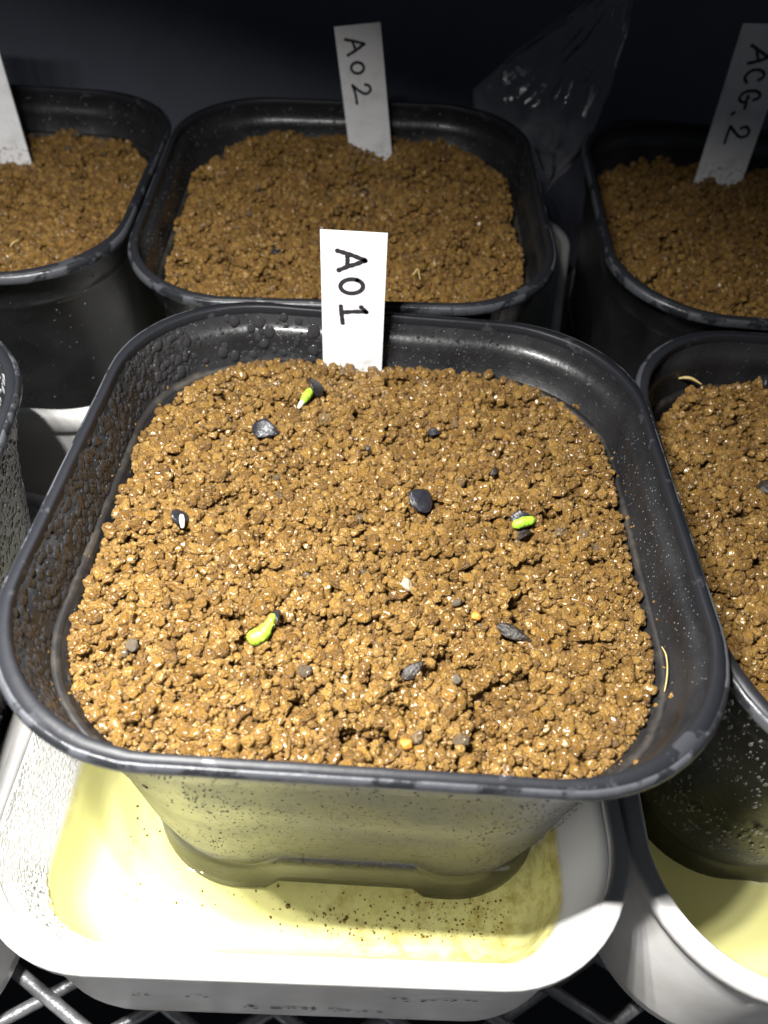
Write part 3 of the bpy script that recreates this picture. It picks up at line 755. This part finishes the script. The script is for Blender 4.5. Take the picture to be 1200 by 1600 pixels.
# G: sprout lying across an open seed
s = empty('seedling', onsoil(24.9, .4)); tag(s, 'seedling at the right with a bright green sprout lying across its open seed coat', 'seedling')
c = teardrop('seed_coat', 4.2, 3.2, 1.0, M['seed'], s, 7); c.location = (.1 * MM, 1.1 * MM, .4 * MM); c.rotation_euler = (R(38), 0, R(10))
c = teardrop('seed_coat', 3.2, 2.2, .8, M['bark'], s, 9, .3); c.location = (.5 * MM, -1.2 * MM, -.3 * MM); c.rotation_euler = (R(-20), 0, R(25))
tube([(-1.25, -.45, .9), (-.2, -.1, 1.25), (1.3, .5, 1.2)], [.80, .88, .76], M['green'], 'stem', s, wob=.3)
# H: fat green sprout in front
s = empty('seedling', onsoil(-14.6, -22.8)); tag(s, 'largest and brightest green sprout, bent, with a sliver of black seed coat, front left', 'seedling')
tube([(-.9, -1.5, .75), (.05, -.9, 1.1), (.8, .2, 1.7), (1.25, 1.4, 2.1)], [1.2, 1.1, .70, .46], M['green'], 'stem', s, wob=.3)
tube([(-1.35, -1.3, .6), (-.6, -1.0, 1.05)], [.95, .9], M['green'], 'seed_leaf', s)
c = teardrop('seed_coat', 2.9, 1.1, .9, M['seed'], s, 4); c.location = (1.75 * MM, 1.9 * MM, 1.8 * MM); c.rotation_euler = (R(10), R(-20), R(-82))
seed(-20.2, 18.3, 5.0, 3.7, 1.2, (28, 6, -14), 'black teardrop seed lying left of the topmost seedling', .9, sd_=3, curve=.10)
seed(10.4, 21.9, 2.6, 1.6, .9, (20, 0, 5), 'small black seed fragment in the upper right of the front pot', .1, sd_=6)
seed(21.0, 12.8, 2.6, 1.2, .9, (30, 0, 60), 'thin black chip in a crevice right of the upper middle', 0, 'bark', 'bark_chip', 'bark chip', 8)
seed(8.0, 3.8, 4.9, 4.5, 1.3, (26, 0, 60), 'broad flat black seed with grey shine near the middle of the front pot', 1.0, sd_=12, curve=.04)
seed(21.8, -20.9, 5.4, 2.0, 1.0, (20, 8, -20), 'long black bark chip over a dark hollow, right of centre at the front', .9, 'bark', 'bark_chip', 'bark chip', 14, .02, amp=.2)
seed(7.2, -27.2, 4.0, 1.9, 1.1, (20, -14, 38), 'dark brown seed standing in a hollow at the front centre', .4, 'bark', sd_=16, curve=.05)
seed(-1.5, 16.2, 1.7, .9, .7, (20, 0, 70), 'tiny dark chip left of the upper middle', .1, 'bark', 'bark_chip', 'bark chip', 18)
def stone(x, y, r_, mat, lab, k, dz=.3, sc_=(1, 1, .8)):
    me = lumpy(k, 3, .25); me.materials.append(M[mat]); o = bpy.data.objects.new('stone', me); C.objects.link(o)
    o.location = onsoil(x, y, dz); o.scale = tuple(r_ * MM * s_ for s_ in sc_); o.rotation_euler = (.3, .2, k); tag(o, lab, 'stone')
stone(-32.8, -25.9, 1.0, 'grey', 'glassy grey stone at the front left of the soil', 31)
stone(5.8, -13.5, .95, 'whitest', 'speckled white stone in the middle of the soil', 32, .35, (.8, 1.3, .8))
stone(6.4, -38.1, .85, 'orange', 'bright orange stone near the front rim', 33, .35, (.8, 1.1, .8))
stone(16.4, -17.8, .8, 'orange', 'yellow orange stone left of the long bark chip', 34)
stone(13.5, -15.9, .7, 'grey', 'flat brown grey stone just above the yellow orange stone', 35, .2, (1.3, .7, .7))
stone(13.2, -28.6, .75, 'grey', 'round dark grey stone right of the dark front seed', 36)
o = tube([(43.6, -21.2, -9.8), (43.8, -22.6, -9.6), (43.7, -24.5, -9.9), (43.3, -26.4, -10.3), (42.8, -28, -10.8)], [.08, .11, .10, .11, .07], M['straw'], 'root_fibre', n=7)
tag(o, 'thin curved straw coloured root fibre against the right wall of the front pot', 'root fibre')
# bits on the other pots
fr = FR[1]
seed(-16.5, -17.5, 2.6, 2.0, .9, (20, 0, 20), 'small dark seed with a yellow tip on the soil in the A02 pot', sd_=20, frame=(fr, -7.6))
seed(4, 12, 4, 1.6, .9, (20, 0, -20), 'dark bark chip in the middle of the A02 soil', mat='bark', name='bark_chip', cat='bark chip', sd_=21, frame=(fr, -8))
o = tube([(0, 0, 0), (.9, .8, 1.1), (1.2, -.6, 1.2), (1.6, -2.4, .4)], [.15, .22, .16, .1], M['straw'], 'withered_sprout', n=8); o.location = fr @ Vector((.016, -.0265, -.0070)); tag(o, 'pale withered sprout beside the A01 label in the pot behind', 'sprout')
fr = FR[4]
o = tube([(-2.2, .7, .2), (-1, .3, .8), (.3, -.1, .9), (2.2, -.9, .3)], [.15, .34, .32, .1], M['straw'], 'straw_piece', n=8); o.location = fr @ Vector((-.0315, .041, -.0085)); tag(o, 'short straw piece at the back of the soil in the right pot', 'straw')
seed(-16.5, 40.5, 4.5, 2.6, 1.6, (60, 0, 80), 'brown seed standing at the back of the right pot', sd_=24, frame=(fr, -6.5))
seed(-23.5, 11, 6, 3, 1.6, (15, 0, -15), 'large black bark chip at the right edge of the frame', mat='bark', name='bark_chip', cat='bark chip', sd_=25, frame=(fr, -7.6))
o = tube([(0, 0, 0), (.6, .9, .6), (1.3, 2.2, .6)], [.12, .2, .1], M['straw'], 'straw_piece', n=8); o.location = FR[2] @ Vector((.0175, -.0205, -.0098)); tag(o, 'tiny pale straw piece on the soil of the far left pot', 'straw')

# ------------------------------------------------------------------ clear plastic bag hanging behind the A02 pot
def bag():
    # corners in mm: hanging point at the top right, tip at the bottom, left edge fading along the wall
    rows = [((54.7, 170.0, 34.7), (63.1, 166.0, 36.1)), ((43.6, 166.0, 26.3), (62.4, 162.0, 27.9)), ((32.1, 162.0, 17.7), (61.5, 158.0, 16.9)), ((20.9, 157.0, 8.2), (59.3, 153.0, 3.9)), ((22.5, 151.0, 0.8), (54.6, 147.0, -3.3)), ((33.7, 145.0, -2.8), (49.4, 141.0, -7.3)), ((41.7, 138.0, -9.7), (44.1, 134.0, -10.5)), ]
    V, F = [], []; nu, nv = 46, 60
    for j in range(nv + 1):
        t = j / nv * (len(rows) - 1); k = min(int(t), len(rows) - 2); f = t - k; f2 = f * f * (3 - 2 * f) * .4 + f * .6
        a = Vector(rows[k][0]).lerp(Vector(rows[k + 1][0]), f2); b = Vector(rows[k][1]).lerp(Vector(rows[k + 1][1]), f2)
        for i in range(nu + 1):
            u = i / nu; p = a.lerp(b, u)
            p.y += -3 * math.sin(u * math.pi) * min(1, (nv - j) / 20) + 2.2 * noise.noise(Vector((u * 6, j * .05, 1))) + .9 * noise.noise(Vector((u * 15, j * .16, 4)))
            p.x += 1.0 * noise.noise(Vector((u * 3, j * .12, 8)))
            V.append(tuple(p * MM))
    for j in range(nv):
        for i in range(nu):
            a = j * (nu + 1) + i; F.append((a, a + 1, a + nu + 2, a + nu + 1))
    o = mesh_obj('plastic_bag', V, F, M['film']); sm = o.modifiers.new('thick', 'SOLIDIFY'); sm.thickness = .00006
    return tag(o, 'crumpled clear plastic bag hanging behind the right corner of the A02 pot', 'plastic bag')
bag()
